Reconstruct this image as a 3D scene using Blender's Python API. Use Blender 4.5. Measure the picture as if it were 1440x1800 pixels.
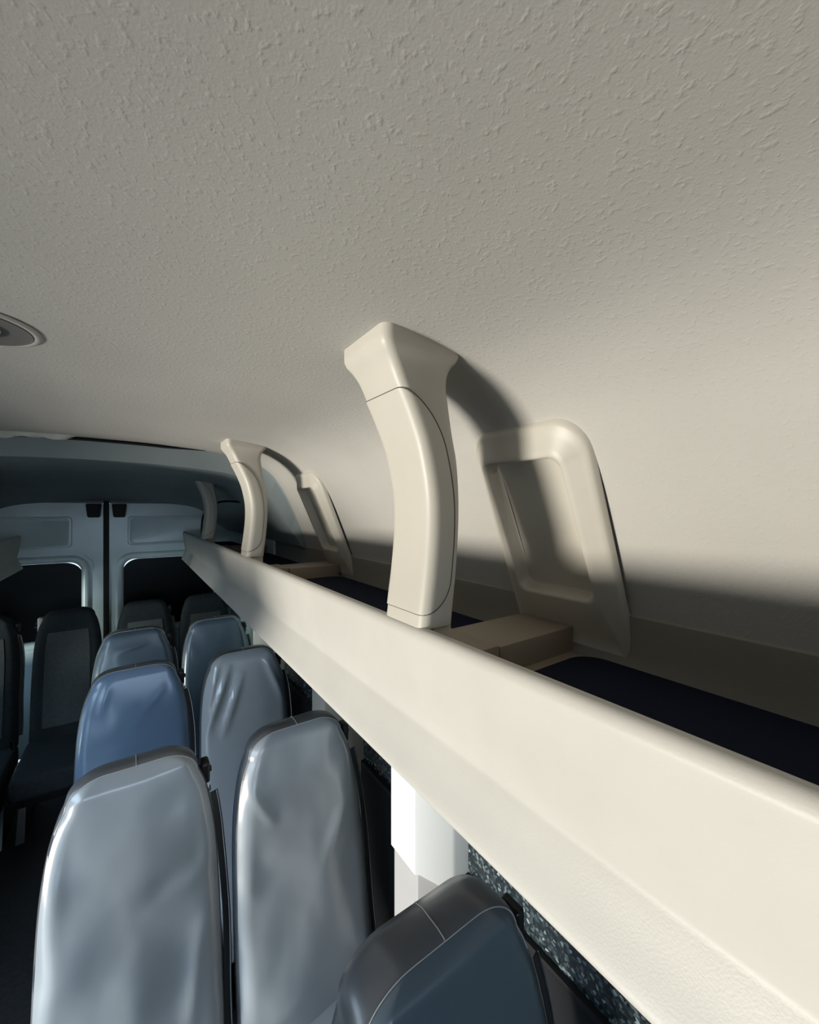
import bpy, bmesh, math, random
from mathutils import Vector, Matrix, noise

S = bpy.context.scene
C = bpy.context.collection
for o in list(bpy.data.objects):
    bpy.data.objects.remove(o)

# ------------------------------------------------------------------ camera
# van axes: X to the van's right side, Y towards the rear doors, Z up.
CZ = 1.95                      # eye height above the van floor
cam_d = bpy.data.cameras.new('camera')
cam = bpy.data.objects.new('camera', cam_d); C.objects.link(cam)
cam.location = (0, 0, CZ)
cam.rotation_euler = (math.radians(90), 0, -math.radians(34.9))
cam_d.sensor_fit = 'HORIZONTAL'; cam_d.sensor_width = 36.0
cam_d.lens = 36.0 * 700 / 1440
cam_d.shift_y = -4 / 1440
cam_d.clip_start = 0.01
S.camera = cam

# ------------------------------------------------------------------ sky, lights, exposure
w = bpy.data.worlds.new('world'); S.world = w
w.use_nodes = True
bg = w.node_tree.nodes['Background']
bg.inputs['Color'].default_value = (0.62, 0.80, 1.0, 1)
bg.inputs['Strength'].default_value = 5.2

def light(name, kind, loc, target, energy, col, **kw):
    d = bpy.data.lights.new(name, kind)
    d.energy = energy; d.color = col
    for k, v in kw.items(): setattr(d, k, v)
    o = bpy.data.objects.new(name, d); C.objects.link(o)
    o.location = loc
    o.rotation_euler = (Vector(target) - Vector(loc)).to_track_quat('-Z', 'Y').to_euler()
    return o
# area lamp standing in for sunlight bounced up from outside the open side door
light('low_sun_glint', 'AREA', (-5.4, 0.80, CZ - 1.62), (0.4, 0.9, CZ - 0.1), 500, (1.0, 0.945, 0.845), shape='DISK', size=1.35)
# the sun itself, on the ground outside the door
light('sun', 'SUN', (4, -3, 9), (-1.5, 0.8, 0), 0.8, (1.0, 0.95, 0.86), angle=0.009)

S.view_settings.view_transform = 'Standard'
S.view_settings.look = 'None'
S.view_settings.gamma = 1.0
S.view_settings.use_curve_mapping = False
S.view_settings.exposure = 0.0
S.cycles.max_bounces = 8
S.cycles.diffuse_bounces = 5
S.cycles.sample_clamp_indirect = 4.0

# ------------------------------------------------------------------ materials
def mat(name, col, rough=0.6, spec=0.5, metallic=0.0, bump=None, mottle=0.0, mscale=6.0, coat=0.0):
    m = bpy.data.materials.new(name); m.use_nodes = True
    nt = m.node_tree; N = nt.nodes; L = nt.links
    b = N['Principled BSDF']
    b.inputs['Base Color'].default_value = (*col, 1)
    b.inputs['Roughness'].default_value = rough
    b.inputs['Specular IOR Level'].default_value = spec
    b.inputs['Metallic'].default_value = metallic
    b.inputs['Coat Weight'].default_value = coat
    b.inputs['Coat Roughness'].default_value = 0.16
    tc = N.new('ShaderNodeTexCoord')
    if mottle:
        n = N.new('ShaderNodeTexNoise'); n.inputs['Scale'].default_value = mscale
        n.inputs['Detail'].default_value = 5
        L.new(tc.outputs['Object'], n.inputs['Vector'])
        r = N.new('ShaderNodeValToRGB')
        r.color_ramp.elements[0].position = 0.3; r.color_ramp.elements[1].position = 0.7
        r.color_ramp.elements[0].color = (*[c * (1 - mottle) for c in col], 1)
        r.color_ramp.elements[1].color = (*[min(1, c * (1 + mottle)) for c in col], 1)
        L.new(n.outputs['Fac'], r.inputs['Fac'])
        L.new(r.outputs['Color'], b.inputs['Base Color'])
    if bump:
        prev = None
        for sc_, dist, st, det, *th in bump:
            n = N.new('ShaderNodeTexNoise'); n.inputs['Scale'].default_value = sc_
            n.inputs['Detail'].default_value = det
            L.new(tc.outputs['Object'], n.inputs['Vector'])
            bp = N.new('ShaderNodeBump'); bp.inputs['Distance'].default_value = dist
            bp.inputs['Strength'].default_value = st
            if th:
                mr = N.new('ShaderNodeMapRange'); mr.interpolation_type = 'SMOOTHSTEP'
                mr.inputs['From Min'].default_value, mr.inputs['From Max'].default_value = th
                L.new(n.outputs['Fac'], mr.inputs['Value']); L.new(mr.outputs['Result'], bp.inputs['Height'])
            else:
                L.new(n.outputs['Fac'], bp.inputs['Height'])
            if prev: L.new(prev.outputs['Normal'], bp.inputs['Normal'])
            prev = bp
        L.new(prev.outputs['Normal'], b.inputs['Normal'])
    return m

M = {}
M['liner'] = mat('headliner_fabric', (0.43, 0.415, 0.385), 0.85, 0.2, bump=[(150, 0.0012, 0.30, 2, .5, .78), (420, 0.0006, 0.35, 2)], mottle=0.04, mscale=3)
M['plastic'] = mat('cream_plastic', (0.49, 0.465, 0.405), 0.42, 0.4, bump=[(500, 0.0004, 0.25, 2)], mottle=0.03, mscale=8)
M['fascia'] = mat('rack_fascia_plastic', (0.50, 0.485, 0.445), 0.45, 0.35, bump=[(420, 0.0005, 0.3, 2)], mottle=0.035, mscale=7)
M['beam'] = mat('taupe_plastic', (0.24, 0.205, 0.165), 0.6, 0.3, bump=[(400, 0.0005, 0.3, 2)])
M['lining'] = mat('navy_felt_lining', (0.010, 0.013, 0.026), 0.95, 0.1, bump=[(300, 0.001, 0.6, 2)])
M['seam'] = mat('dark_seam', (0.10, 0.09, 0.08), 0.8, 0.1)
M['stitch'] = mat('pale_stitching', (0.55, 0.55, 0.52), 0.7, 0.2)
M['black'] = mat('black_rubber', (0.012, 0.012, 0.013), 0.6, 0.3)
M['gloss_black'] = mat('black_plastic', (0.015, 0.015, 0.017), 0.3, 0.5)
M['metal'] = mat('brushed_steel', (0.55, 0.56, 0.57), 0.3, 0.5, metallic=1.0)
M['strap'] = mat('belt_webbing', (0.03, 0.032, 0.035), 0.5, 0.4, bump=[(600, 0.0004, 0.5, 1)])
M['body'] = mat('white_body_paint', (0.66, 0.77, 0.80), 0.3, 0.5, mottle=0.06, mscale=4, coat=0.3)
M['rearroof'] = mat('grey_rear_roof_panel', (0.24, 0.28, 0.29), 0.6, 0.3, mottle=0.05)
M['white'] = mat('white_pillar_trim', (0.84, 0.86, 0.84), 0.4, 0.4)
M['lowtrim'] = mat('grey_lower_trim', (0.42, 0.41, 0.40), 0.55, 0.3, bump=[(300, 0.0006, 0.4, 2)])
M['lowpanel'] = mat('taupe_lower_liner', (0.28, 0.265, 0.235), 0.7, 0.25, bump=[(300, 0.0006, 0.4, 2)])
M['wallblack'] = mat('black_side_lining', (0.014, 0.015, 0.017), 0.75, 0.2)
M['floor'] = mat('dark_vinyl_floor', (0.035, 0.035, 0.036), 0.6, 0.3, mottle=0.2, mscale=60)
M['skyblock'] = mat('sky_blocker_matte', (0.2, 0.19, 0.17), 0.9, 0.2, mottle=0.2, mscale=2)
M['ground'] = mat('sunlit_paving', (0.22, 0.21, 0.195), 0.85, 0.2, mottle=0.15, mscale=3)
M['vinyl'] = mat('grey_vinyl_cover', (0.36, 0.395, 0.42), 0.30, 0.7, bump=[(13, 0.02, 0.14, 1), (700, 0.0003, 0.2, 1)], mottle=0.03, mscale=5, coat=0.7)
M['vinylbluelit'] = mat('blue_lit_vinyl_cover', (0.15, 0.235, 0.36), 0.30, 0.65, bump=[(13, 0.02, 0.14, 1), (700, 0.0003, 0.2, 1)], mottle=0.04, mscale=5, coat=0.6)  # same vinyl, with the blue of the sky light put into its colour
M['vinylshade'] = mat('shaded_vinyl_cover', (0.10, 0.135, 0.16), 0.28, 0.65, bump=[(7, 0.015, 0.15, 2), (700, 0.0003, 0.2, 1)], mottle=0.04, mscale=5, coat=0.5)  # same vinyl, darkened to carry the dimmer light on the nearest seat
M['vinyllit'] = mat('brightened_vinyl_cover', (0.50, 0.53, 0.55), 0.24, 0.8, bump=[(13, 0.02, 0.14, 1), (700, 0.0003, 0.2, 1)], mottle=0.03, mscale=5, coat=0.9)  # same vinyl, lightened to carry the bright sheen on one window seat
M['vinyldim'] = mat('dimmed_vinyl_cover', (0.075, 0.11, 0.15), 0.32, 0.6, bump=[(13, 0.02, 0.14, 1), (700, 0.0003, 0.2, 1)], mottle=0.04, mscale=5, coat=0.6)  # same vinyl, darkened and blued for the dim light further back
M['vinyltop'] = mat('shaded_vinyl_gusset', (0.12, 0.122, 0.128), 0.32, 0.55, bump=[(500, 0.0004, 0.3, 1)], mottle=0.06, mscale=9, coat=0.4)  # same vinyl as the covers, darkened for the dull ceiling reflection on top
M['fabric'] = mat('charcoal_seat_fabric', (0.032, 0.038, 0.042), 0.9, 0.15, bump=[(500, 0.001, 0.5, 1)], mottle=0.1, mscale=40)
M['fabric2'] = mat('grey_seat_fabric_insert', (0.10, 0.107, 0.107), 0.9, 0.15, bump=[(500, 0.001, 0.5, 1)], mottle=0.1, mscale=60)
M['trimlight'] = mat('crumpled_pale_trim', (0.52, 0.52, 0.46), 0.7, 0.3, bump=[(25, 0.01, 0.8, 4)], mottle=0.25, mscale=14)
M['lens'] = mat('lamp_lens', (0.62, 0.60, 0.56), 0.25, 0.5)
M['cup'] = mat('lamp_recess_shade', (0.125, 0.12, 0.115), 0.6, 0.3)  # the ring is flat; the shade of a deep recess is in its colour

def glass_mat():
    m = bpy.data.materials.new('tinted_speckled_glass'); m.use_nodes = True
    nt = m.node_tree; N = nt.nodes; L = nt.links
    b = N['Principled BSDF']
    tc = N.new('ShaderNodeTexCoord')
    v = N.new('ShaderNodeTexVoronoi'); v.inputs['Scale'].default_value = 150
    L.new(tc.outputs['Object'], v.inputs['Vector'])
    n = N.new('ShaderNodeTexNoise'); n.inputs['Scale'].default_value = 9; n.inputs['Detail'].default_value = 3
    L.new(tc.outputs['Object'], n.inputs['Vector'])
    sep = N.new('ShaderNodeSeparateColor'); L.new(v.outputs['Color'], sep.inputs['Color'])
    r = N.new('ShaderNodeValToRGB')
    e = r.color_ramp.elements
    e[0].position = 0.0; e[0].color = (0.014, 0.020, 0.024, 1)
    e[1].position = 1.0; e[1].color = (0.42, 0.50, 0.52, 1)
    e2 = e.new(0.62); e2.color = (0.03, 0.042, 0.048, 1)
    e3 = e.new(0.86); e3.color = (0.085, 0.11, 0.12, 1)
    e4 = e.new(0.97); e4.color = (0.16, 0.20, 0.21, 1)
    L.new(sep.outputs['Red'], r.inputs['Fac'])
    L.new(r.outputs['Color'], b.inputs['Base Color'])
    b.inputs['Roughness'].default_value = 0.25
    tr = N.new('ShaderNodeBsdfTransparent'); tr.inputs['Color'].default_value = (0.10, 0.14, 0.16, 1)
    mx = N.new('ShaderNodeMixShader'); mx.inputs['Fac'].default_value = 0.12
    L.new(b.outputs['BSDF'], mx.inputs[1]); L.new(tr.outputs['BSDF'], mx.inputs[2])
    L.new(mx.outputs['Shader'], N['Material Output'].inputs['Surface'])
    return m
M['tint'] = glass_mat()
M['tint2'] = glass_mat(); M['tint2'].name = 'lightly_tinted_glass'
M['tint2'].node_tree.nodes['Mix Shader'].inputs['Fac'].default_value = 0.85
M['tint2'].node_tree.nodes['Transparent BSDF'].inputs['Color'].default_value = (0.85, 0.93, 0.95, 1)
M['blackglass'] = mat('blacked_out_glass', (0.003, 0.004, 0.005), 0.3, 0.15)

# ------------------------------------------------------------------ helpers
def tag(o, label=None, cat=None, group=None, kind=None):
    if label: o['label'] = label
    if cat: o['category'] = cat
    if group: o['group'] = group
    if kind: o['kind'] = kind
    return o

def empty(name, loc=(0, 0, 0)):
    o = bpy.data.objects.new(name, None); C.objects.link(o)
    o.location = loc; o.empty_display_size = 0.05
    return o

def from_bm(name, bm, m, parent=None, smooth=True, sharp=40):
    bmesh.ops.recalc_face_normals(bm, faces=bm.faces)
    me = bpy.data.meshes.new(name); bm.to_mesh(me); bm.free()
    return mesh_obj(name, me, m, parent, smooth, sharp)

def mesh_obj(name, me, m, parent=None, smooth=True, sharp=40):
    o = bpy.data.objects.new(name, me); C.objects.link(o)
    for mm in (m if isinstance(m, (list, tuple)) else [m]):
        me.materials.append(mm)
    if smooth:
        for p in me.polygons: p.use_smooth = True
        me.set_sharp_from_angle(angle=math.radians(sharp))
    if parent is not None:
        o.parent = parent
        bpy.context.view_layer.update()
        o.matrix_parent_inverse = Matrix.Translation(-parent.location)
    return o

def grid(bm, rows, closed=False):
    """rows: list of lists of points -> quads"""
    vs = [[bm.verts.new(p) for p in r] for r in rows]
    n = len(vs[0])
    for i in range(len(vs) - 1):
        for j in range(n if closed else n - 1):
            k = (j + 1) % n
            bm.faces.new((vs[i][j], vs[i][k], vs[i + 1][k], vs[i + 1][j]))
    return vs

def box(bm, x0, x1, y0, y1, z0, z1, bev=0.0, seg=2):
    r = bmesh.ops.create_cube(bm, size=1)
    vs = r['verts']
    for v in vs:
        v.co = Vector(((x0 + x1) / 2 + v.co.x * (x1 - x0), (y0 + y1) / 2 + v.co.y * (y1 - y0), (z0 + z1) / 2 + v.co.z * (z1 - z0)))
    if bev:
        es = list({e for v in vs for e in v.link_edges})
        bmesh.ops.bevel(bm, geom=es, offset=bev, segments=seg, profile=0.6, affect='EDGES')

def box_obj(name, dims, m, parent=None, bev=0.003, seg=2):
    bm = bmesh.new(); box(bm, *dims, bev=bev, seg=seg)
    return from_bm(name, bm, m, parent)

def tube(name, pts, r, m, parent=None, n=6, closed=False):
    bm = bmesh.new()
    pts = [Vector(p) for p in pts]
    rows = []
    K = len(pts)
    for i in range(K):
        if closed: t = pts[(i + 1) % K] - pts[i - 1]
        else: t = pts[min(i + 1, K - 1)] - pts[max(i - 1, 0)]
        t.normalize()
        a = t.cross(Vector((0.31, 0.2, 0.93))).normalized(); b = t.cross(a)
        rows.append([pts[i] + a * r * math.cos(2 * math.pi * k / n) + b * r * math.sin(2 * math.pi * k / n) for k in range(n)])
    if closed: rows.append(rows[0])
    grid(bm, rows, closed=True)
    if closed: bmesh.ops.remove_doubles(bm, verts=bm.verts, dist=1e-6)
    else:
        bmesh.ops.holes_fill(bm, edges=[e for e in bm.edges if e.is_boundary])
    return from_bm(name, bm, m, parent)

def interp(tbl, x):
    """monotone table, smooth (Catmull-Rom) interpolation; tbl sorted by first item"""
    if x <= tbl[0][0]: return tbl[0][1]
    if x >= tbl[-1][0]: return tbl[-1][1]
    for i in range(len(tbl) - 1):
        if tbl[i][0] <= x <= tbl[i + 1][0]: break
    x0, y0 = tbl[i]; x1, y1 = tbl[i + 1]
    h = x1 - x0; t = (x - x0) / h
    def slope(k):
        if k <= 0 or k >= len(tbl) - 1:
            a, b = (0, 1) if k <= 0 else (len(tbl) - 2, len(tbl) - 1)
            return (tbl[b][1] - tbl[a][1]) / (tbl[b][0] - tbl[a][0])
        return (tbl[k + 1][1] - tbl[k - 1][1]) / (tbl[k + 1][0] - tbl[k - 1][0])
    m0, m1 = slope(i) * h, slope(i + 1) * h
    t2, t3 = t * t, t * t * t
    return (2 * t3 - 3 * t2 + 1) * y0 + (t3 - 2 * t2 + t) * m0 + (-2 * t3 + 3 * t2) * y1 + (t3 - t2) * m1

def crom(pts, per=6):
    out = []
    P = [Vector(p) for p in pts]
    for i in range(len(P) - 1):
        p0 = P[max(i - 1, 0)]; p1 = P[i]; p2 = P[i + 1]; p3 = P[min(i + 2, len(P) - 1)]
        for k in range(per):
            t = k / per
            out.append(0.5 * ((2 * p1) + (-p0 + p2) * t + (2 * p0 - 5 * p1 + 4 * p2 - p3) * t * t + (-p0 + 3 * p1 - 3 * p2 + p3) * t ** 3))
    out.append(P[-1])
    return out

def rrect(x0, x1, z0, z1, r, n=6, rb=None):
    """rounded rectangle outline, counter-clockwise; rb = radius of the bottom corners"""
    rb = r if rb is None else rb
    out = []
    for cx, cz, a0, rr in ((x1 - r, z1 - r, 0, r), (x0 + r, z1 - r, 90, r), (x0 + rb, z0 + rb, 180, rb), (x1 - rb, z0 + rb, 270, rb)):
        for k in range(n + 1):
            a = math.radians(a0 + 90 * k / n)
            out.append((cx + rr * math.cos(a), cz + rr * math.sin(a)))
    return out

# ------------------------------------------------------------------ van shell
XC = -0.15                    # van centre line
Y_FRONT, Y_LINER, Y_REAR = -1.35, 2.15, 4.25
DOOR = (0.05, 1.85, -0.05)    # open side door on the left: y0, y1, top (relative to the eye)
prof_half = [(-0.15, .300), (.05, .297), (.2, .289), (.32, .280), (.42, .268), (.50, .248), (.57, .213), (.63, .158), (.69, .06), (.74, -.05), (.78, -.15), (.797, -.205)]
half = [(p.x, p.y) for p in crom([(a, b, 0) for a, b in prof_half], 6)]
full = [(2 * XC - x, z) for x, z in reversed(half)] + half[1:]

def wall_at(zr):
    """inner liner surface on the right side: x and outward-to-room normal at relative height zr"""
    for i in range(len(half) - 1):
        (xa, za), (xb, zb) = half[i], half[i + 1]
        if zb <= zr <= za and i > 20:
            t = (za - zr) / (za - zb)
            d = Vector((xb - xa, 0, zb - za)).normalized()
            return xa + (xb - xa) * t, Vector((d.z, 0, -d.x))
    (xa, za), (xb, zb) = half[-2], half[-1]
    d = Vector((xb - xa, 0, zb - za)).normalized()
    return xb + (zr - zb) * (xb - xa) / (zb - za), Vector((d.z, 0, -d.x))

# headliner
bm = bmesh.new()
ys = [Y_FRONT + (Y_LINER - Y_FRONT) * i / 60 for i in range(61)]
rows = [[(x, y, CZ + z + 0.0015 * noise.noise(Vector((x * 3, y * 3, z * 3)))) for x, z in full] for y in ys]
vs = grid(bm, rows)
kill = [f for f in bm.faces if f.calc_center_median().x < XC - 0.45 and f.calc_center_median().z < CZ + DOOR[2] and DOOR[0] < f.calc_center_median().y < DOOR[1]]
bmesh.ops.delete(bm, geom=kill, context='FACES')
ceiling = from_bm('ceiling', bm, M['liner'], sharp=80)
ceiling['kind'] = 'structure'

# step and lower rear roof
STEP = 0.085
bm = bmesh.new()
lowf = [(x * 1.0, z - STEP if z > 0.0 else z - STEP * max(0, (z + 0.2) / 0.2)) for x, z in full]
grid(bm, [[(x, Y_LINER - 0.012, CZ + z) for x, z in full], [(x, Y_LINER + 0.004, CZ + z - 0.012) for x, z in full],
          [(x + (XC - x) * 0.02, Y_LINER + 0.03, CZ + z) for x, z in lowf]])
from_bm('step_panel', bm, M['rearroof'], ceiling)
bm = bmesh.new()
rows = []
for k in range(25):
    y = Y_LINER + 0.03 + (Y_REAR - Y_LINER - 0.03) * k / 24
    drop = 0.13 * max(0, (y - 3.3) / (Y_REAR - 3.3)) ** 1.7 + 0.012 * (y - Y_LINER - 0.03) / 2
    rows.append([(x + (XC - x) * 0.02, y, CZ + z - drop * (1 if z > 0.05 else max(0, (z + .2) / .25))) for x, z in lowf])
grid(bm, rows)
from_bm('rear_roof_panel', bm, M['rearroof'], ceiling)
bm = bmesh.new()
box(bm, -1.17, 0.88, Y_FRONT - 0.05, Y_REAR + 0.06, CZ + 0.335, CZ + 0.35)
box(bm, 0.865, 0.88, Y_FRONT - 0.05, Y_REAR + 0.06, CZ - 0.48, CZ + 0.335)
box(bm, -1.17, -1.155, DOOR[1] + 0.02, Y_REAR + 0.06, CZ - 0.70, CZ + 0.335)
from_bm('outer_skin', bm, M['body'], ceiling, smooth=False)
# gap line and crumpled pale edging where the headliner ends
def ceil_z(x):
    for i in range(len(full) - 1):
        if full[i][0] <= x <= full[i + 1][0]:
            t = (x - full[i][0]) / (full[i + 1][0] - full[i][0])
            return full[i][1] + (full[i + 1][1] - full[i][1]) * t
bm = bmesh.new()
xs = [-0.55 + 0.84 * i / 40 for i in range(41)]
grid(bm, [[(x, Y_LINER - 0.030, CZ + ceil_z(x) - 0.001 - 0.006 * min(1, (0.29 - x) * 6)) for x in xs],
          [(x, Y_LINER - 0.018, CZ + ceil_z(x) - 0.001 - 0.012 * min(1, (0.29 - x) * 6)) for x in xs],
          [(x, Y_LINER - 0.014, CZ + ceil_z(x) + 0.004) for x in xs]])
from_bm('liner_gap', bm, M['black'], ceiling)
bm = bmesh.new()
xs = [-0.75 + 0.57 * i / 60 for i in range(61)]
rr = []
for k in range(7):
    a = math.pi * k / 6
    rr.append([(x, Y_LINER - 0.045 - 0.016 * math.cos(a), CZ + ceil_z(x) + 0.002 - (0.019 + 0.012 * noise.noise(Vector((x * 18, k * .5, 2)))) * math.sin(a) * min(1, (-0.18 - x) * 25 + .1)) for x in xs])
grid(bm, rr)
from_bm('edge_trim', bm, M['trimlight'], ceiling)

# floor and ground
box_obj('floor', (-1.09, 0.80, Y_FRONT, Y_REAR, -0.03, 0.0), M['floor'], bev=0)['kind'] = 'structure'
box_obj('low_sky_blocker', (-11.3, -11, -22, 22, -0.55, 3.6), M['skyblock'], bev=0)['kind'] = 'structure'  # added unseen slab that blocks low sky seen through the side door
box_obj('ground', (-30, 30, -30, 30, -0.62, -0.55), M['ground'], bev=0)['kind'] = 'structure'

# right wall: lining panel behind the rack, black lower lining, tinted windows, pillars, painted rear panel
XW = 0.80
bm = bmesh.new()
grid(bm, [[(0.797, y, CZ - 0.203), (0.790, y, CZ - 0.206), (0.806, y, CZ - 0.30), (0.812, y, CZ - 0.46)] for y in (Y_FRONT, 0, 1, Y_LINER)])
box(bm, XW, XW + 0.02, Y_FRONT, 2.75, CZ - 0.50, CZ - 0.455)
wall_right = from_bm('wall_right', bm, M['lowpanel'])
wall_right['kind'] = 'structure'
box_obj('lower_lining', (XW - 0.012, XW + 0.03, Y_FRONT, 2.75, 0.0, CZ - 1.05), M['wallblack'], wall_right)
box_obj('rear_side_panel', (XW - 0.01, XW + 0.03, 2.75, Y_REAR, 0.0, CZ - 0.15), M['body'], wall_right)
box_obj('panel_rib', (XW - 0.045, XW - 0.018, 3.05, 3.13, 0.2, CZ - 0.46), M['body'], wall_right, bev=0.008)
box_obj('panel_rib', (XW - 0.045, XW - 0.018, 3.55, 3.63, 0.2, CZ - 0.46), M['body'], wall_right, bev=0.008)
box_obj('upper_side_panel', (XW + 0.004, XW + 0.04, Y_LINER - .02, 2.80, CZ - 0.5, CZ + 0.1), M['rearroof'], wall_right)

PIL = [(0.905, 1.045), (1.54, 1.70), (2.60, 2.75)]
edges = [Y_FRONT] + [v for p in PIL for v in p]
for i, (a, b) in enumerate(((Y_FRONT, PIL[0][0]), (PIL[0][1], PIL[1][0]), (PIL[1][1], PIL[2][0]))):
    win = box_obj('window_%d' % (i + 1), (XW, XW + 0.008, a - 0.02, b + 0.02, CZ - 1.06, CZ - 0.49), M['tint'], bev=0)
    win['kind'] = 'structure'
    box_obj('window_sill', (XW - 0.016, XW + 0.004, a, b - .07, CZ - 1.062, CZ - 1.045), M['black'], win)
for i, (a, b) in enumerate(PIL):
    # three-faced column: narrow bevelled face at the front edge
    bm = bmesh.new()
    pr = [(0.80, a - 0.056), (0.755, a - 0.052), (0.743, a - 0.048), (0.665, a), (0.655, a + 0.008), (0.655, b - 0.008), (0.665, b), (0.80, b)]
    lo = [[(x, y, CZ - 1.03 - .07 * max(0, (x - .665) / .1)) for x, y in pr], [(x, y, CZ - 0.46) for x, y in pr]]
    v = grid(bm, lo, closed=True)
    bm.faces.new(v[0]); bm.faces.new(v[1])
    t = from_bm('trim_%d' % (i + 1), bm, M['white'] if i == 0 else M['plastic'], sharp=25)
    t['kind'] = 'structure'
    bm = bmesh.new()
    pr2 = [(x + 0.012 if x < 0.7 else x, y) for x, y in pr]
    v = grid(bm, [[(x, y, 0.0) for x, y in pr2], [(x, y, CZ - 1.031 - .07 * max(0, (x - .667) / .1)) for x, y in pr2]], closed=True)
    bm.faces.new(v[0]); bm.faces.new(v[1])
    from_bm('lower_trim', bm, M['lowtrim'], t, sharp=25)

# left wall: open sliding-door opening at the front half, windows behind it
XL = -1.10
bm = bmesh.new()
box(bm, XL - 0.04, XL, DOOR[1], Y_REAR, 0, CZ - 1.20)             # below windows
box(bm, XL - 0.04, XL, DOOR[1], Y_REAR, CZ - 0.75, CZ - 0.18)     # above windows
box(bm, XL - 0.04, XL, 1.22, DOOR[1] + .01, 0, CZ - 0.52)      # added unseen half-height panel that shades the far rack fascia
for a, b in ((DOOR[1], 1.98), (3.15, 3.35), (4.0, Y_REAR)):
    box(bm, XL - 0.04, XL, a, b, CZ - 1.20, CZ - 0.75)
box(bm, XL - 0.04, XL, Y_FRONT, DOOR[0], 0, CZ - 0.18)            # ahead of the door
wall_left = from_bm('wall_left', bm, M['wallblack'])
wall_left['kind'] = 'structure'
for i, (a, b) in enumerate(((1.98, 3.15), (3.35, 4.0))):
    win = box_obj('window_%d' % (i + 4), (XL - 0.03, XL - 0.022, a, b, CZ - 1.21, CZ - 0.74), M['tint2'], bev=0)
    win['kind'] = 'structure'

# front bulkhead with the windscreen opening
bm = bmesh.new()
box(bm, XL, XW, Y_FRONT - 0.05, Y_FRONT, 0, CZ - 0.66)
box(bm, XL, XW, Y_FRONT - 0.05, Y_FRONT, CZ - 0.12, CZ + 0.32)
box(bm, 0.40, XW, -0.95, -0.92, CZ - 0.45, CZ + 0.29)  # added unseen partition that stops windscreen light running along the rack
box(bm, XL, XL + 0.15, Y_FRONT - 0.05, Y_FRONT, CZ - 0.66, CZ - 0.12)
box(bm, XW - 0.15, XW, Y_FRONT - 0.05, Y_FRONT, CZ - 0.66, CZ - 0.12)
from_bm('wall_front', bm, M['wallblack'])['kind'] = 'structure'

# ------------------------------------------------------------------ rear doors
def plate_with_hole(outer, inner, y0, y1):
    """ring between two outlines with the same count, y0 = face to the room, y1 = outside"""
    bm = bmesh.new()
    rows = [[(x, y1, z) for x, z in outer], [(x, y0, z) for x, z in outer], [(x, y0, z) for x, z in inner], [(x, y1, z) for x, z in inner]]
    rows.append(rows[0])
    grid(bm, rows, closed=True)
    bmesh.ops.remove_doubles(bm, verts=bm.verts, dist=1e-6)
    return bm
SEAM = -0.178
for i, (x0, x1, hx0, hx1) in enumerate(((-1.08, SEAM - 0.018, -1.0, -0.335), (SEAM + 0.018, 0.80, -0.065, 0.66))):
    zt = CZ + 0.06
    bm = plate_with_hole(rrect(x0, x1, 0.02, zt, 0.02, 8), rrect(hx0, hx1, CZ - 1.05, CZ - 0.425, 0.085, 8), Y_REAR, Y_REAR + 0.05)
    d = from_bm('door_%d' % (i + 1), bm, M['body'], sharp=35); d['kind'] = 'structure'
    # raised roll round the window opening
    bm = bmesh.new()
    rows = []
    for off, dy in ((0.052, 0), (0.044, -0.014), (0.022, -0.018), (0.006, -0.012), (-0.006, 0.012), (-0.008, 0.045)):
        rows.append([(x, Y_REAR + dy, z) for x, z in rrect(hx0 - off, hx1 + off, CZ - 1.05 - off, CZ - 0.425 + off, 0.085 + off * 0.8, 8)])
    grid(bm, rows, closed=True)
    from_bm('window_frame', bm, M['body'], d, sharp=60)
    # blacked-out pane that leaves a thin sliver of light along its top edge
    zt2 = CZ - 0.434
    bm = bmesh.new()
    ol = rrect(hx0 - 0.004, hx1 + 0.004, CZ - 1.06, zt2, 0.12, 8)
    v = grid(bm, [[(x, Y_REAR + 0.03, z) for x, z in ol], [(x, Y_REAR + 0.036, z) for x, z in ol]], closed=True)
    bm.faces.new(v[0]); bm.faces.new(v[1])
    from_bm('pane', bm, M['blackglass'], d)
    # embossed upper panel
    px0, px1 = (-0.95, -0.40) if i == 0 else (-0.03, 0.60)
    bm = bmesh.new()
    rows = [[(x, Y_REAR - dy, z) for x, z in rrect(px0 + o, px1 - o, CZ - 0.31 + o, CZ - 0.055 - o, 0.03, 5)] for o, dy in ((0, 0.001), (0.006, 0.007), (0.018, 0.008), (0.022, 0.005))]
    v = grid(bm, rows, closed=True); bm.faces.new(v[-1])
    from_bm('embossed_panel', bm, M['body'], d, sharp=30)
    # pressed diagonal crease beside the stile
    sx = hx1 + 0.07 if i == 0 else hx0 - 0.035
    # latch cover
    lx0, lx1 = (-0.312, -0.207) if i == 0 else (-0.140, -0.035)
    bm = bmesh.new()
    t = 0.012
    v = grid(bm, [[(lx0, Y_REAR, zt - .01), (lx1, Y_REAR, zt - .01), (lx1, Y_REAR - .06, zt - .01), (lx0, Y_REAR - .06, zt - .01)],
                  [(lx0 + t, Y_REAR, CZ - .065), (lx1 - t, Y_REAR, CZ - .065), (lx1 - t, Y_REAR - .05, CZ - .065), (lx0 + t, Y_REAR - .05, CZ - .065)]], closed=True)
    bm.faces.new(v[0]); bm.faces.new(v[1])
    bmesh.ops.bevel(bm, geom=list(bm.edges), offset=0.006, segments=2, affect='EDGES')
    tag(from_bm('latch_cover', bm, M['black'], d), 'black latch cover at the top corner')
    if i == 0:
        tube('pressed_crease', [(-0.325, Y_REAR - 0.002, CZ - 0.37), (-0.27, Y_REAR - 0.002, CZ - 0.43), (-0.262, Y_REAR - .002, CZ - 0.5)], 0.004, M['body'], d)
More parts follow.
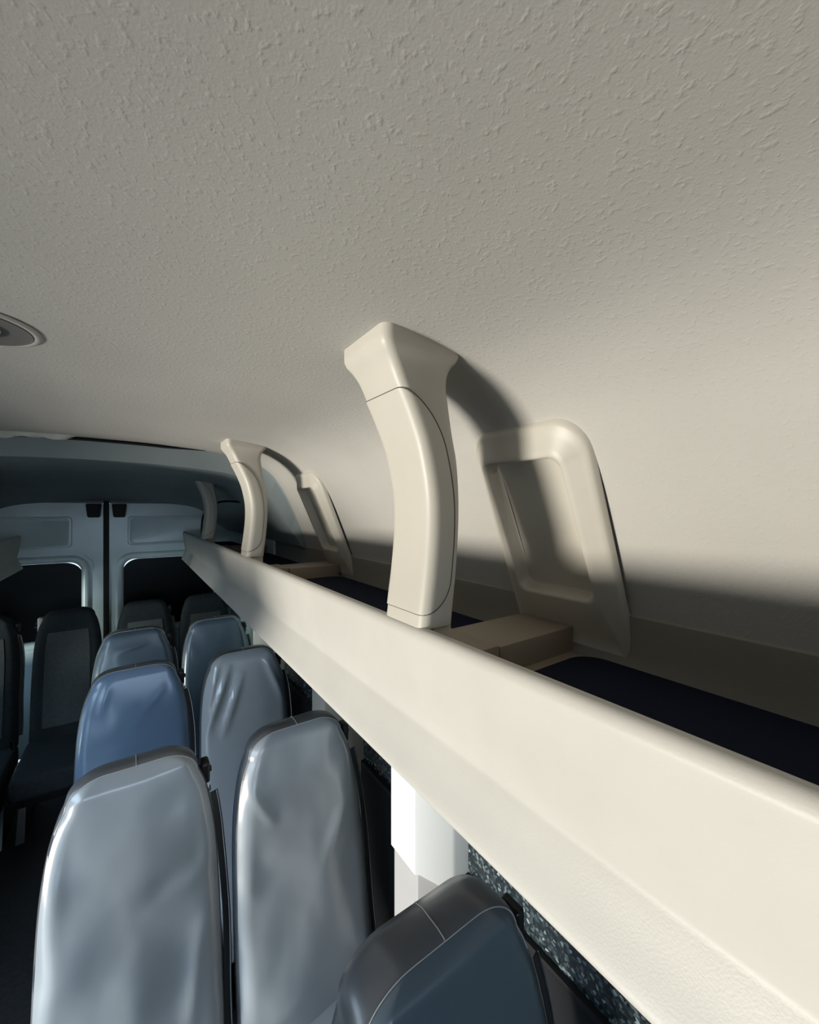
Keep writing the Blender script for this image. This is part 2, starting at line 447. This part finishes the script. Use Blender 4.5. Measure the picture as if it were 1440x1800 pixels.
seal = box_obj('trim_4', (SEAM - 0.02, SEAM + 0.02, Y_REAR - 0.012, Y_REAR + 0.04, 0.05, CZ + 0.075), M['black'], bev=0.006)
seal['kind'] = 'structure'
box_obj('wall_rear', (-1.12, 0.82, Y_REAR - 0.005, Y_REAR + 0.05, CZ + 0.055, CZ + 0.32), M['rearroof'], bev=0)['kind'] = 'structure'

# ------------------------------------------------------------------ luggage racks
fas = [(.408, -.30), (.408, -.216), (.405, -.203), (.398, -.195), (.388, -.192), (.379, -.196), (.3745, -.205), (.3745, -.215), (.379, -.25), (.386, -.30), (.3925, -.335), (.396, -.350),
       (.397, -.360), (.393, -.371), (.381, -.40), (.366, -.430), (.3645, -.438), (.368, -.443), (.376, -.444), (.396, -.436), (.408, -.42), (.408, -.33)]
POSTS = [0.573, 1.765, 2.955]
def rack(name, label, y0, y1, mirror, beams):
    mx = (lambda x: 2 * XC - x) if mirror else (lambda x: x)
    t = empty(name, (mx(0.6), (y0 + y1) / 2, CZ - 0.3)); tag(t, label, 'luggage rack')
    bm = bmesh.new()
    n = 40
    pr = [(p.x, p.y) for p in crom([(a, b, 0) for a, b in fas + fas[:1]], 3)][:-1]
    rows = []
    for k in range(n + 1):
        y = y0 + (y1 - y0) * k / n
        rows.append([(mx(x), y, CZ + z) for x, z in pr])
    # rounded far end
    for f in (0.3, 0.6, 0.85, 1.0):
        a = f * math.pi / 2
        rows.append([(mx(.40 + (x - .40) * math.cos(a) + .01 * math.sin(a)), y1 + .03 * math.sin(a), CZ - .32 + (z + .32) * (1 - .12 * (1 - math.cos(a)))) for x, z in pr])
    v = grid(bm, rows, closed=True)
    bm.faces.new(v[0]); bm.faces.new(v[-1])
    from_bm('fascia', bm, M['fascia'], t, sharp=50)
    bm = bmesh.new()
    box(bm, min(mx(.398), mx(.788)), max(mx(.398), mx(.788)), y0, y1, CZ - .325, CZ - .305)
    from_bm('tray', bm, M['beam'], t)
    # felt lining between the crossbeams
    bnd = [y0] + [v for yb in beams for v in (yb - 0.10, yb + 0.085)] + [y1]
    for a, b in zip(bnd[0::2], bnd[1::2]):
        bm = bmesh.new()
        ol = rrect(mx(.775) if mirror else .405, mx(.405) if mirror else .775, a, b, 0.05, 6)
        v = grid(bm, [[(x, y, CZ - .306) for x, y in ol], [(x, y, CZ - .299) for x, y in ol]], closed=True)
        bm.faces.new(v[1])
        tag(from_bm('felt_lining', bm, M['lining'], t), 'dark navy felt lining on the shelf floor')
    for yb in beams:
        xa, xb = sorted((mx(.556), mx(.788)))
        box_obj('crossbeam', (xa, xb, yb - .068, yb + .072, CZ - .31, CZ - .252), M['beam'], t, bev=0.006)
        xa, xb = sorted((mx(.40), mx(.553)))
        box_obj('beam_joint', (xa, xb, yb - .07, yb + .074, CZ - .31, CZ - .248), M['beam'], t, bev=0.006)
    return t
rack('luggage_rack', 'long cream overhead luggage rack above the right-hand window seats', -0.9, 4.08, False, POSTS)
rack('luggage_rack', 'short dim end of the overhead rack on the left beside the rear doors', 2.35, 4.08, True, [3.0])

# ------------------------------------------------------------------ curved support posts
XA = [(-.30, .372), (-.2, .382), (-.1, .396), (-.03, .402), (.03, .400), (.1, .385), (.15, .365), (.2, .340), (.225, .328), (.242, .317), (.253, .309), (.260, .307), (.285, .307)]
XO = [(-.30, .446), (-.2, .452), (-.1, .464), (0, .470), (.08, .465), (.13, .454), (.2, .442), (.22, .442), (.235, .446), (.247, .454), (.254, .461), (.260, .463), (.285, .463)]
YN = [(-.30, -.060), (.18, -.060), (.22, -.060), (.24, -.063), (.254, -.068), (.285, -.069)]
YF = [(-.30, .060), (0, .062), (.18, .064), (.22, .066), (.24, .072), (.254, .080), (.285, .081)]
def post_ring(z, n=7):
    xa, xo, yn, yf = (interp(t, z) for t in (XA, XO, YN, YF))
    r = 0.017
    out = []
    for cx, cy, a0 in ((xo - r, yf - r, 0), (xa + r, yf - r, 90), (xa + r, yn + r, 180), (xo - r, yn + r, 270)):
        for k in range(n + 1):
            a = math.radians(a0 + 90 * k / n)
            out.append((cx + r * math.cos(a), cy + r * math.sin(a)))
    return out
def cover_path(z, side, off):
    """points from the middle of the aisle face round the corner onto the side face (side=-1 near, 1 far)"""
    xa, xo, yn, yf = (interp(t, z) for t in (XA, XO, YN, YF))
    ys_ = yn if side < 0 else yf
    r = 0.017
    ym = (yn + yf) / 2
    pts = [(xa - off, ym)]
    for k in range(9):
        a = math.radians(90 * k / 8)
        pts.append((xa + r - (r + off) * math.cos(a), ys_ - side * r + side * (r + off) * math.sin(a)))
    pts.append((xo, ys_ + side * off))
    return pts
def at_len(pts, L):
    for (a, b) in zip(pts[:-1], pts[1:]):
        d = math.hypot(b[0] - a[0], b[1] - a[1])
        if L <= d or (a, b) == (pts[-2], pts[-1]):
            t = L / d
            return (a[0] + (b[0] - a[0]) * t, a[1] + (b[1] - a[1]) * t)
        L -= d
ZB, ZT = -.172, .192
def qmax(z):
    base = 0.052
    full_ = 0.052 + 0.052
    rt, rbm = 0.085, 0.055
    if z > ZT - rt: s = (z - (ZT - rt)) / rt
    elif z < ZB + rbm: s = ((ZB + rbm) - z) / rbm
    else: s = 0
    return base + (full_ - base) * math.sqrt(max(0, 1 - s ** 2.2))
def post(yb, label, dz=0.0, detail=True):
    t = empty('support_post', (0.42, yb, CZ - 0.30)); tag(t, label, 'post', 'cream posts holding up the right-hand rack')
    bm = bmesh.new()
    zs = [-.1945 + .4795 * k / 56 for k in range(57)]
    zs = [z for z in zs if z <= .285 + dz]
    v = grid(bm, [[(x, yb + y, CZ + z) for x, y in post_ring(z)] for z in zs], closed=True)
    bm.faces.new(v[0]); bm.faces.new(v[-1])
    from_bm('post_body', bm, M['plastic'], t, sharp=60)
    box_obj('post_foot', (.409, .449, yb - .055, yb + .055, CZ - .2475, CZ - .193), M['plastic'], t, bev=.004)
    # cover panel wrapped round the aisle side
    bm = bmesh.new()
    rows = []
    zz = [ZB + (ZT - ZB) * (0.5 - 0.5 * math.cos(math.pi * k / 44)) for k in range(45)]
    def ring_pt(z, q, off):
        p = at_len(cover_path(z, -1 if q < 0 else 1, off), abs(q))
        return (p[0], yb + p[1], CZ + z)
    for z in zz:
        qm = qmax(z)
        rows.append([ring_pt(z, -qm + 2 * qm * j / 36, 0.0022 if 0 < j < 36 and z not in (zz[0], zz[-1]) else 0.0012) for j in range(37)])
    v = grid(bm, rows)
    b = [e for e in bm.edges if e.is_boundary]
    from_bm('cover_panel', bm, M['plastic'], t, sharp=70)
    loop = [ring_pt(z, -qmax(z), 0.0012) for z in zz] + [ring_pt(zz[-1], q, 0.0012) for q in [-.052 + .104 * k / 20 for k in range(1, 20)]] + \
           [ring_pt(z, qmax(z), 0.0012) for z in reversed(zz)] + [ring_pt(zz[0], q, 0.0012) for q in [.052 - .104 * k / 20 for k in range(1, 20)]]
    tube('seam', loop, 0.0011, M['seam'], t, n=6, closed=True)
    return t
post(POSTS[0], 'large curved cream post nearest the camera with a seamed cover panel')
post(POSTS[1], 'middle curved cream post further along the rack, smaller than the nearest')
post(POSTS[2], 'farthest curved post on the rack, dim grey in the shade near the rear doors', dz=-0.07)

# ------------------------------------------------------------------ wall brackets behind the posts
def bracket(yb, label):
    t = empty('wall_bracket', (0.78, yb, CZ - 0.30)); tag(t, label, 'bracket', 'raised frames on the right-hand wall')
    def P(y, zr, h):
        x, n = wall_at(zr)
        return (x + n.x * h, yb + y, CZ + zr + n.z * h)
    def outline(o):
        # o = inset from the outer edge; wide at the bottom, rounded at the top
        return rrect(-.150 + o, .125 - o, -.295, .165 - o, .055, 8, rb=.002)
    def inner(o):
        return rrect(-.100 - o, .084 + o, -.175 - o, .114 + o, .024, 8)
    bm = bmesh.new()
    rows = [[P(y, z, h) for y, z in outline(o)] for o, h in ((0, -.004), (.002, .008), (.006, .013), (.012, .016))]
    rows += [[P(y, z, h) for y, z in inner(o)] for o, h in ((.006, .037), (.002, .037), (-.001, .033), (-.005, .004), (-.010, .002))]
    # densify between the outer and inner rings so the frame follows the curved wall
    mid = []
    a, b = rows[3], rows[4]
    oa, ob = outline(.012), inner(.006)
    for f in (0.25, 0.5, 0.75):
        mid.append([P(pa[0] + (pb[0] - pa[0]) * f, pa[1] + (pb[1] - pa[1]) * f, .016 + .021 * f) for pa, pb in zip(oa, ob)])
    rows = rows[:4] + mid + rows[4:]
    grid(bm, rows, closed=True)
    from_bm('raised_frame', bm, M['plastic'], t, sharp=60)
    bm = bmesh.new()
    zz = [-.185 + .31 * k / 14 for k in range(15)]
    grid(bm, [[P(-.108 + .200 * j / 4, z, .003) for j in range(5)] for z in zz])
    from_bm('recess_panel', bm, M['plastic'], t)
    return t
bracket(POSTS[0] - .035, 'large cream wall bracket with a sunken slot behind the nearest post')
bracket(POSTS[1] - .035, 'smaller-looking cream wall bracket beside the middle post')

# ------------------------------------------------------------------ round recessed lamp in the roof
def ceiling_lamp():
    cx, cy = -0.222, 0.93
    zc = CZ + ceil_z(cx)
    t = empty('ceiling_lamp', (cx, cy, zc)); tag(t, 'round recessed lamp with a pale rim in the roof at the left edge', 'lamp')
    bm = bmesh.new()
    rows = []
    for r, h in ((.096, -.0005), (.092, -.003), (.088, -.004), (.084, -.003), (.082, -.001), (.081, .004)):
        rows.append([(cx + r * math.cos(2 * math.pi * k / 48), cy + r * math.sin(2 * math.pi * k / 48), zc + h) for k in range(48)])
    grid(bm, rows, closed=True)
    from_bm('rim', bm, M['liner'], t, sharp=70)
    bm = bmesh.new()
    rows = [[(cx + r * math.cos(2 * math.pi * k / 48), cy + r * math.sin(2 * math.pi * k / 48), zc + h) for k in range(48)] for r, h in ((.083, -.004), (.080, -.0025), (.042, -.002))]
    v = grid(bm, rows, closed=True)
    from_bm('recess_ring', bm, M['cup'], t)
    bm = bmesh.new()
    rows = [[(cx + r * math.cos(2 * math.pi * k / 48), cy + r * math.sin(2 * math.pi * k / 48), zc + h) for k in range(48)] for r, h in ((.044, -.001), (.041, -.008), (.030, -.012), (.012, -.014))]
    v = grid(bm, rows, closed=True); bm.faces.new(v[-1])
    from_bm('lens', bm, M['lens'], t)
ceiling_lamp()

# black cable looping at the far end of the rack
cab = tube('cable', [(p.x, p.y, p.z) for p in crom([(.44, 3.32, CZ - .295), (.425, 3.30, CZ - .15), (.43, 3.25, CZ - .04), (.47, 3.2, CZ + .03), (.55, 3.1, CZ + .06), (.66, 2.95, CZ + .05)], 6)], 0.007, M['black'], n=8)
tag(cab, 'thin black cable curving up behind the farthest post', 'cable')

# ------------------------------------------------------------------ seats
def smooth(a, b, x):
    t = max(0, min(1, (x - a) / (b - a))); return t * t * (3 - 2 * t)
HW = [(0.0, .090), (.012, .120), (.03, .141), (.06, .163), (.10, .181), (.16, .196), (.24, .207), (.36, .213), (.55, .216), (.85, .216)]
def half_w(d):
    if d < .06:
        return .070 + .093 * math.sqrt(max(0, 1 - (1 - d / .06) ** 2))
    return interp(HW, d)
LEAN = math.tan(math.radians(11))
def seat(x, y, label, m, seed, zt=CZ - .715, wr=0.010, folds=(), group='passenger seats', insert=False, belt=True, hs=1.0, gusset=None, dents=(), TH=0.075, mount=False):
    t = empty('passenger_seat', (x, y - 0.2, 0)); tag(t, label, 'seat', group)
    rnd = random.Random(seed)
    H = 0.82
    NX, NZ = 34, 64
    ds = [H * (k / NZ) ** 1.9 for k in range(NZ + 1)]
    def front(tx, d, face=True):
        hw = half_w(d) * hs
        px = hw * tx
        # soft edge towards the silhouette
        e = max(0, abs(tx) - 0.80) / 0.20
        ez = max(0, 1 - d / 0.035)
        yy = 0.022 * min(1.0, (e ** 5 + ez ** 5) ** 0.45)
        yy -= 0.012 * (1 - tx * tx) * smooth(0, .25, d)
        inside = (1 - e) * (1 - ez * .8)
        q = Vector((px * 5 + seed * 3.7, d * 4, seed * 1.3))
        yy += wr * noise.noise(q) * inside
        yy += wr * 0.55 * noise.noise(q * 2.3) * (1 - 0.6 * ez) * (0.35 + 0.65 * smooth(.3, .95, abs(tx)))
        # tension folds radiating from the shoulders
        for fx, fd, ang, ln, wd, amp in folds:
            dx, dd = px - fx, d - fd
            ca, sa = math.cos(ang), math.sin(ang)
            u = dx * ca + dd * sa; v_ = -dx * sa + dd * ca + 0.10 * (dx * ca + dd * sa) ** 2
            if -0.02 < u < ln:
                a = math.sin(math.pi * max(0, min(1, (u + .02) / (ln + .02)))) ** 0.8
                yy -= amp * a * math.exp(-(v_ / wd) ** 2) * (1 - e * .5)
        for fx, fd, rx, rd, amp in dents:
            yy += amp * math.exp(-((px - fx) / rx) ** 2 - ((d - fd) / rd) ** 2)
        return (x + px, y + yy - d * LEAN, zt - d)
    # front cover
    bm = bmesh.new()
    rows = [[front(math.sin(math.pi / 2 * (-1 + 2 * j / NX)) * .35 + (-1 + 2 * j / NX) * .65, d) for j in range(NX + 1)] for d in ds]
    grid(bm, rows)
    from_bm('backrest_cover', bm, m, t, sharp=80)
    # gusset round top and sides, then the back
    side = [rows[k][0] for k in range(NZ, -1, -1)] + rows[0][1:-1] + [rows[k][NX] for k in range(0, NZ + 1)]
    bm = bmesh.new()
    cxm = x
    rws = []
    for off, gr in ((0.0, 0.0), (0.006, 0.003), (0.02, 0.0055), (TH * .7, 0.004), (TH * .95, -0.004), (TH, -0.014)):
        rr_ = []
        for p in side:
            v = Vector(p)
            d = zt - v.z
            c = Vector((cxm, v.y, zt - max(.16, d)))
            n = Vector((v.x - c.x, 0, v.z - c.z))
            if n.length > 0: n.normalize()
            # keep the back edge a clean curve
            yb_ = y + 0.022 - d * LEAN
            rr_.append((v.x + n.x * gr, v.y + (yb_ + off - v.y) * (1 if off > .015 else off / .02 + .05 * (off > 0)), v.z + n.z * gr))
        rws.append(rr_)
    v = grid(bm, rws)
    # rear shell closes the back
    nb = len(v[-1])
    last = v[-1]
    for i in range(nb // 2 - 1):
        try: bm.faces.new((last[i], last[i + 1], last[nb - 2 - i], last[nb - 1 - i]))
        except ValueError: pass
    from_bm('gusset', bm, gusset or M['vinyltop'], t, sharp=60)
    # stitching along the top front edge and across the gusset
    if not insert:
        k0 = NZ + 1
        kk = sum(1 for d in ds if d < .11)
        st = [Vector(p) + Vector((0, -0.0005, 0.0008)) for p in side[k0 - kk:k0 + NX - 1 + kk]]
        tube('stitching', st, 0.0009, M['stitch'], t, n=5)
        mid = NX // 2
        col = [Vector(r[NZ + mid]) + Vector((0, 0, .0008)) for r in rws[:5]]
        tube('stitching', col, 0.0009, M['stitch'], t, n=5)
    else:
        # lighter woven insert on the lower backrest
        bm = bmesh.new()
        rws2 = []
        for k in range(16):
            d = 0.135 + 0.6 * k / 15
            rws2.append([tuple(Vector(front(-0.66 + 1.32 * j / 14, d)) + Vector((0, -.003, 0))) for j in range(15)])
        grid(bm, rws2)
        tag(from_bm('backrest_insert', bm, M['fabric2'], t, sharp=80), 'lighter grey woven insert')
    # cushion and base
    bm = bmesh.new()
    box(bm, x - .2, x + .2, y - .62, y - .12, 0.30, 0.43, bev=0.035, seg=4)
    from_bm('cushion', bm, m, t)
    bm = bmesh.new()
    box(bm, x - .19, x + .19, y - .53, y - .14, 0.22, 0.305, bev=0.01)
    from_bm('seat_pan', bm, M['gloss_black'], t)
    for sx in (-1, 1):
        bm = bmesh.new()
        v = grid(bm, [[(x + sx * .17 - .02, y - .5, 0), (x + sx * .17 + .02, y - .5, 0), (x + sx * .17 + .02, y - .12, 0), (x + sx * .17 - .02, y - .12, 0)],
                      [(x + sx * .17 - .015, y - .42, .225), (x + sx * .17 + .015, y - .42, .225), (x + sx * .17 + .015, y - .2, .225), (x + sx * .17 - .015, y - .2, .225)]], closed=True)
        bm.faces.new(v[0]); bm.faces.new(v[1])
        from_bm('leg', bm, M['gloss_black'], t, smooth=False)
    if mount:
        bx = x - half_w(.06) * hs - .030
        mm = box_obj('belt_mount', (bx, bx + .034, y + .02, y + .07, zt - .16, zt - .035), M['lowtrim'], t, bev=.012, seg=3)
        tube('mount_bolt', [(bx + .002, y + .045, zt - .10), (bx - .018, y + .045, zt - .10)], .008, M['gloss_black'], mm, n=10)
        tube('mount_bolt', [(bx + .002, y + .045, zt - .075), (bx - .014, y + .045, zt - .075)], .006, M['gloss_black'], mm, n=10)
    if belt:
        bz = zt - .085
        bx, by = x + half_w(.085) * hs + .004, y + .030
        g = box_obj('belt_guide', (bx - .004, bx + .020, by - .012, by + .035, bz - .032, bz + .03), M['gloss_black'], t, bev=.008, seg=3)
        tube('guide_bolt', [(bx + .019, by + .01, bz), (bx + .026, by + .01, bz)], 0.009, M['gloss_black'], g, n=12)
        tube('belt_hook', [(p.x, p.y, p.z) for p in crom([(bx + .006, by, bz - .028), (bx + .012, by - .012, bz - .045), (bx + .020, by - .006, bz - .058), (bx + .022, by + .006, bz - .05)], 4)], 0.003, M['metal'], t)
        # webbing hanging down beside the backrest, turned towards the aisle
        def strap(f):
            d = .135 + .62 * f
            return x + half_w(d) * hs + .006 + .002 * math.sin(f * 9 + seed), y + .025 - d * LEAN, zt - d
        bm = bmesh.new()
        rws = []
        for k in range(18):
            xx, yy, zz = strap(k / 17)
            rws.append([(xx, yy, zz), (xx + .022, yy + .006, zz), (xx + .022, yy + .008, zz), (xx, yy + .002, zz)])
        v = grid(bm, rws, closed=True); bm.faces.new(v[0]); bm.faces.new(v[-1])
        from_bm('belt_strap', bm, M['strap'], t)
        tube('belt_edge', [(a + .018, b + .003, c) for a, b, c in (strap(k / 17) for k in range(18))], .0013, M['metal'], t, n=5)
        tube('buckle_stalk', [(bx + .02, y - .17, .38), (bx + .022, y - .19, .46), (bx + .02, y - .22, .5)], .008, M['gloss_black'], t, n=8)
    return t
XA_, XWN = 0.010, 0.485
D = math.radians
rows_y = [0.505, 1.325, 2.16, 2.93, 3.70]
G = 'passenger seats facing forward'
seat(0.425, rows_y[0] - .02, 'shaded vinyl seat nearest the camera at bottom right, under the rack', M['vinylshade'], 1, wr=.004, group=G, TH=.09)
seat(-0.02, rows_y[0] + .028, 'seat whose dark top just peeks in at the bottom edge', M['vinyl'], 2, wr=.004, group=G, hs=.9)
seat(XA_, rows_y[1], 'large glossy grey vinyl seat at lower left beside the aisle', M['vinyl'], 3, wr=.016, group=G, hs=.925,
     folds=((.17, .30, D(165), .16, .018, .006), (.15, .42, D(100), .25, .020, .008)), dents=((.07, .30, .06, .05, .010), (.0, .5, .05, .07, -.008)))
seat(XWN - .025, rows_y[1] - .02, 'glossy grey vinyl seat in the lower middle beside the white window pillar', M['vinyl'], 4, wr=.015, group=G, hs=.96, zt=CZ - .73,
     folds=((-.17, .12, D(60), .16, .012, .006), (.14, .25, D(120), .2, .016, .006)))
seat(XA_ + .005, rows_y[2], 'blue-lit vinyl aisle seat with a dark top, just behind the large grey one', M['vinylbluelit'], 5, wr=.007, group=G, hs=.96,
     folds=((-.10, .05, D(105), .12, .012, .005), (.10, .10, D(130), .15, .014, .004)))
seat(XWN - .01, rows_y[2], 'shiny grey vinyl window seat with deep diagonal folds', M['vinyllit'], 6, wr=.009, group=G, hs=.96, zt=CZ - .73,
     folds=((-.08, .06, D(112), .30, .014, .020), (-.02, .10, D(112), .30, .016, .017), (.10, .05, D(70), .25, .015, .017), (-.13, .05, D(105), .22, .010, .012)))
seat(XA_ + .005, rows_y[3], 'wrinkled dim aisle seat directly behind the blue-lit aisle seat', M['vinyldim'], 7, wr=.008, group=G, hs=.96, zt=CZ - .735,
     folds=((.05, .08, D(170), .14, .012, .008),))
seat(XWN - .02, rows_y[3], 'smooth dim window seat below the far part of the rack', M['vinyldim'], 8, wr=.005, group=G, hs=.96, zt=CZ - .735)
seat(0.085, rows_y[4], 'dark fabric rear-row seat just right of the door seam', M['fabric'], 9, wr=.003, group=G, insert=True, hs=.86, gusset=M['fabric'])
seat(0.50, rows_y[4], 'dark fabric rear-row seat in the right corner under the rack end', M['fabric'], 10, wr=.003, group=G, insert=True, hs=.86, gusset=M['fabric'])
seat(-0.365, rows_y[4], 'dark fabric rear-row seat just left of the door seam with grey insert', M['fabric'], 11, wr=.003, group=G, insert=True, hs=.86, gusset=M['fabric'], belt=False, mount=True)
seat(-0.80, rows_y[4], 'dark fabric rear-row seat cut by the left edge of the picture', M['fabric'], 12, wr=.003, group=G, insert=True, hs=.86, gusset=M['fabric'])
seat(-0.81, rows_y[3] + .05, 'dark shaded seat sliver at the left edge in front of the rear row', M['vinyldim'], 13, wr=.003, group=G, belt=False)
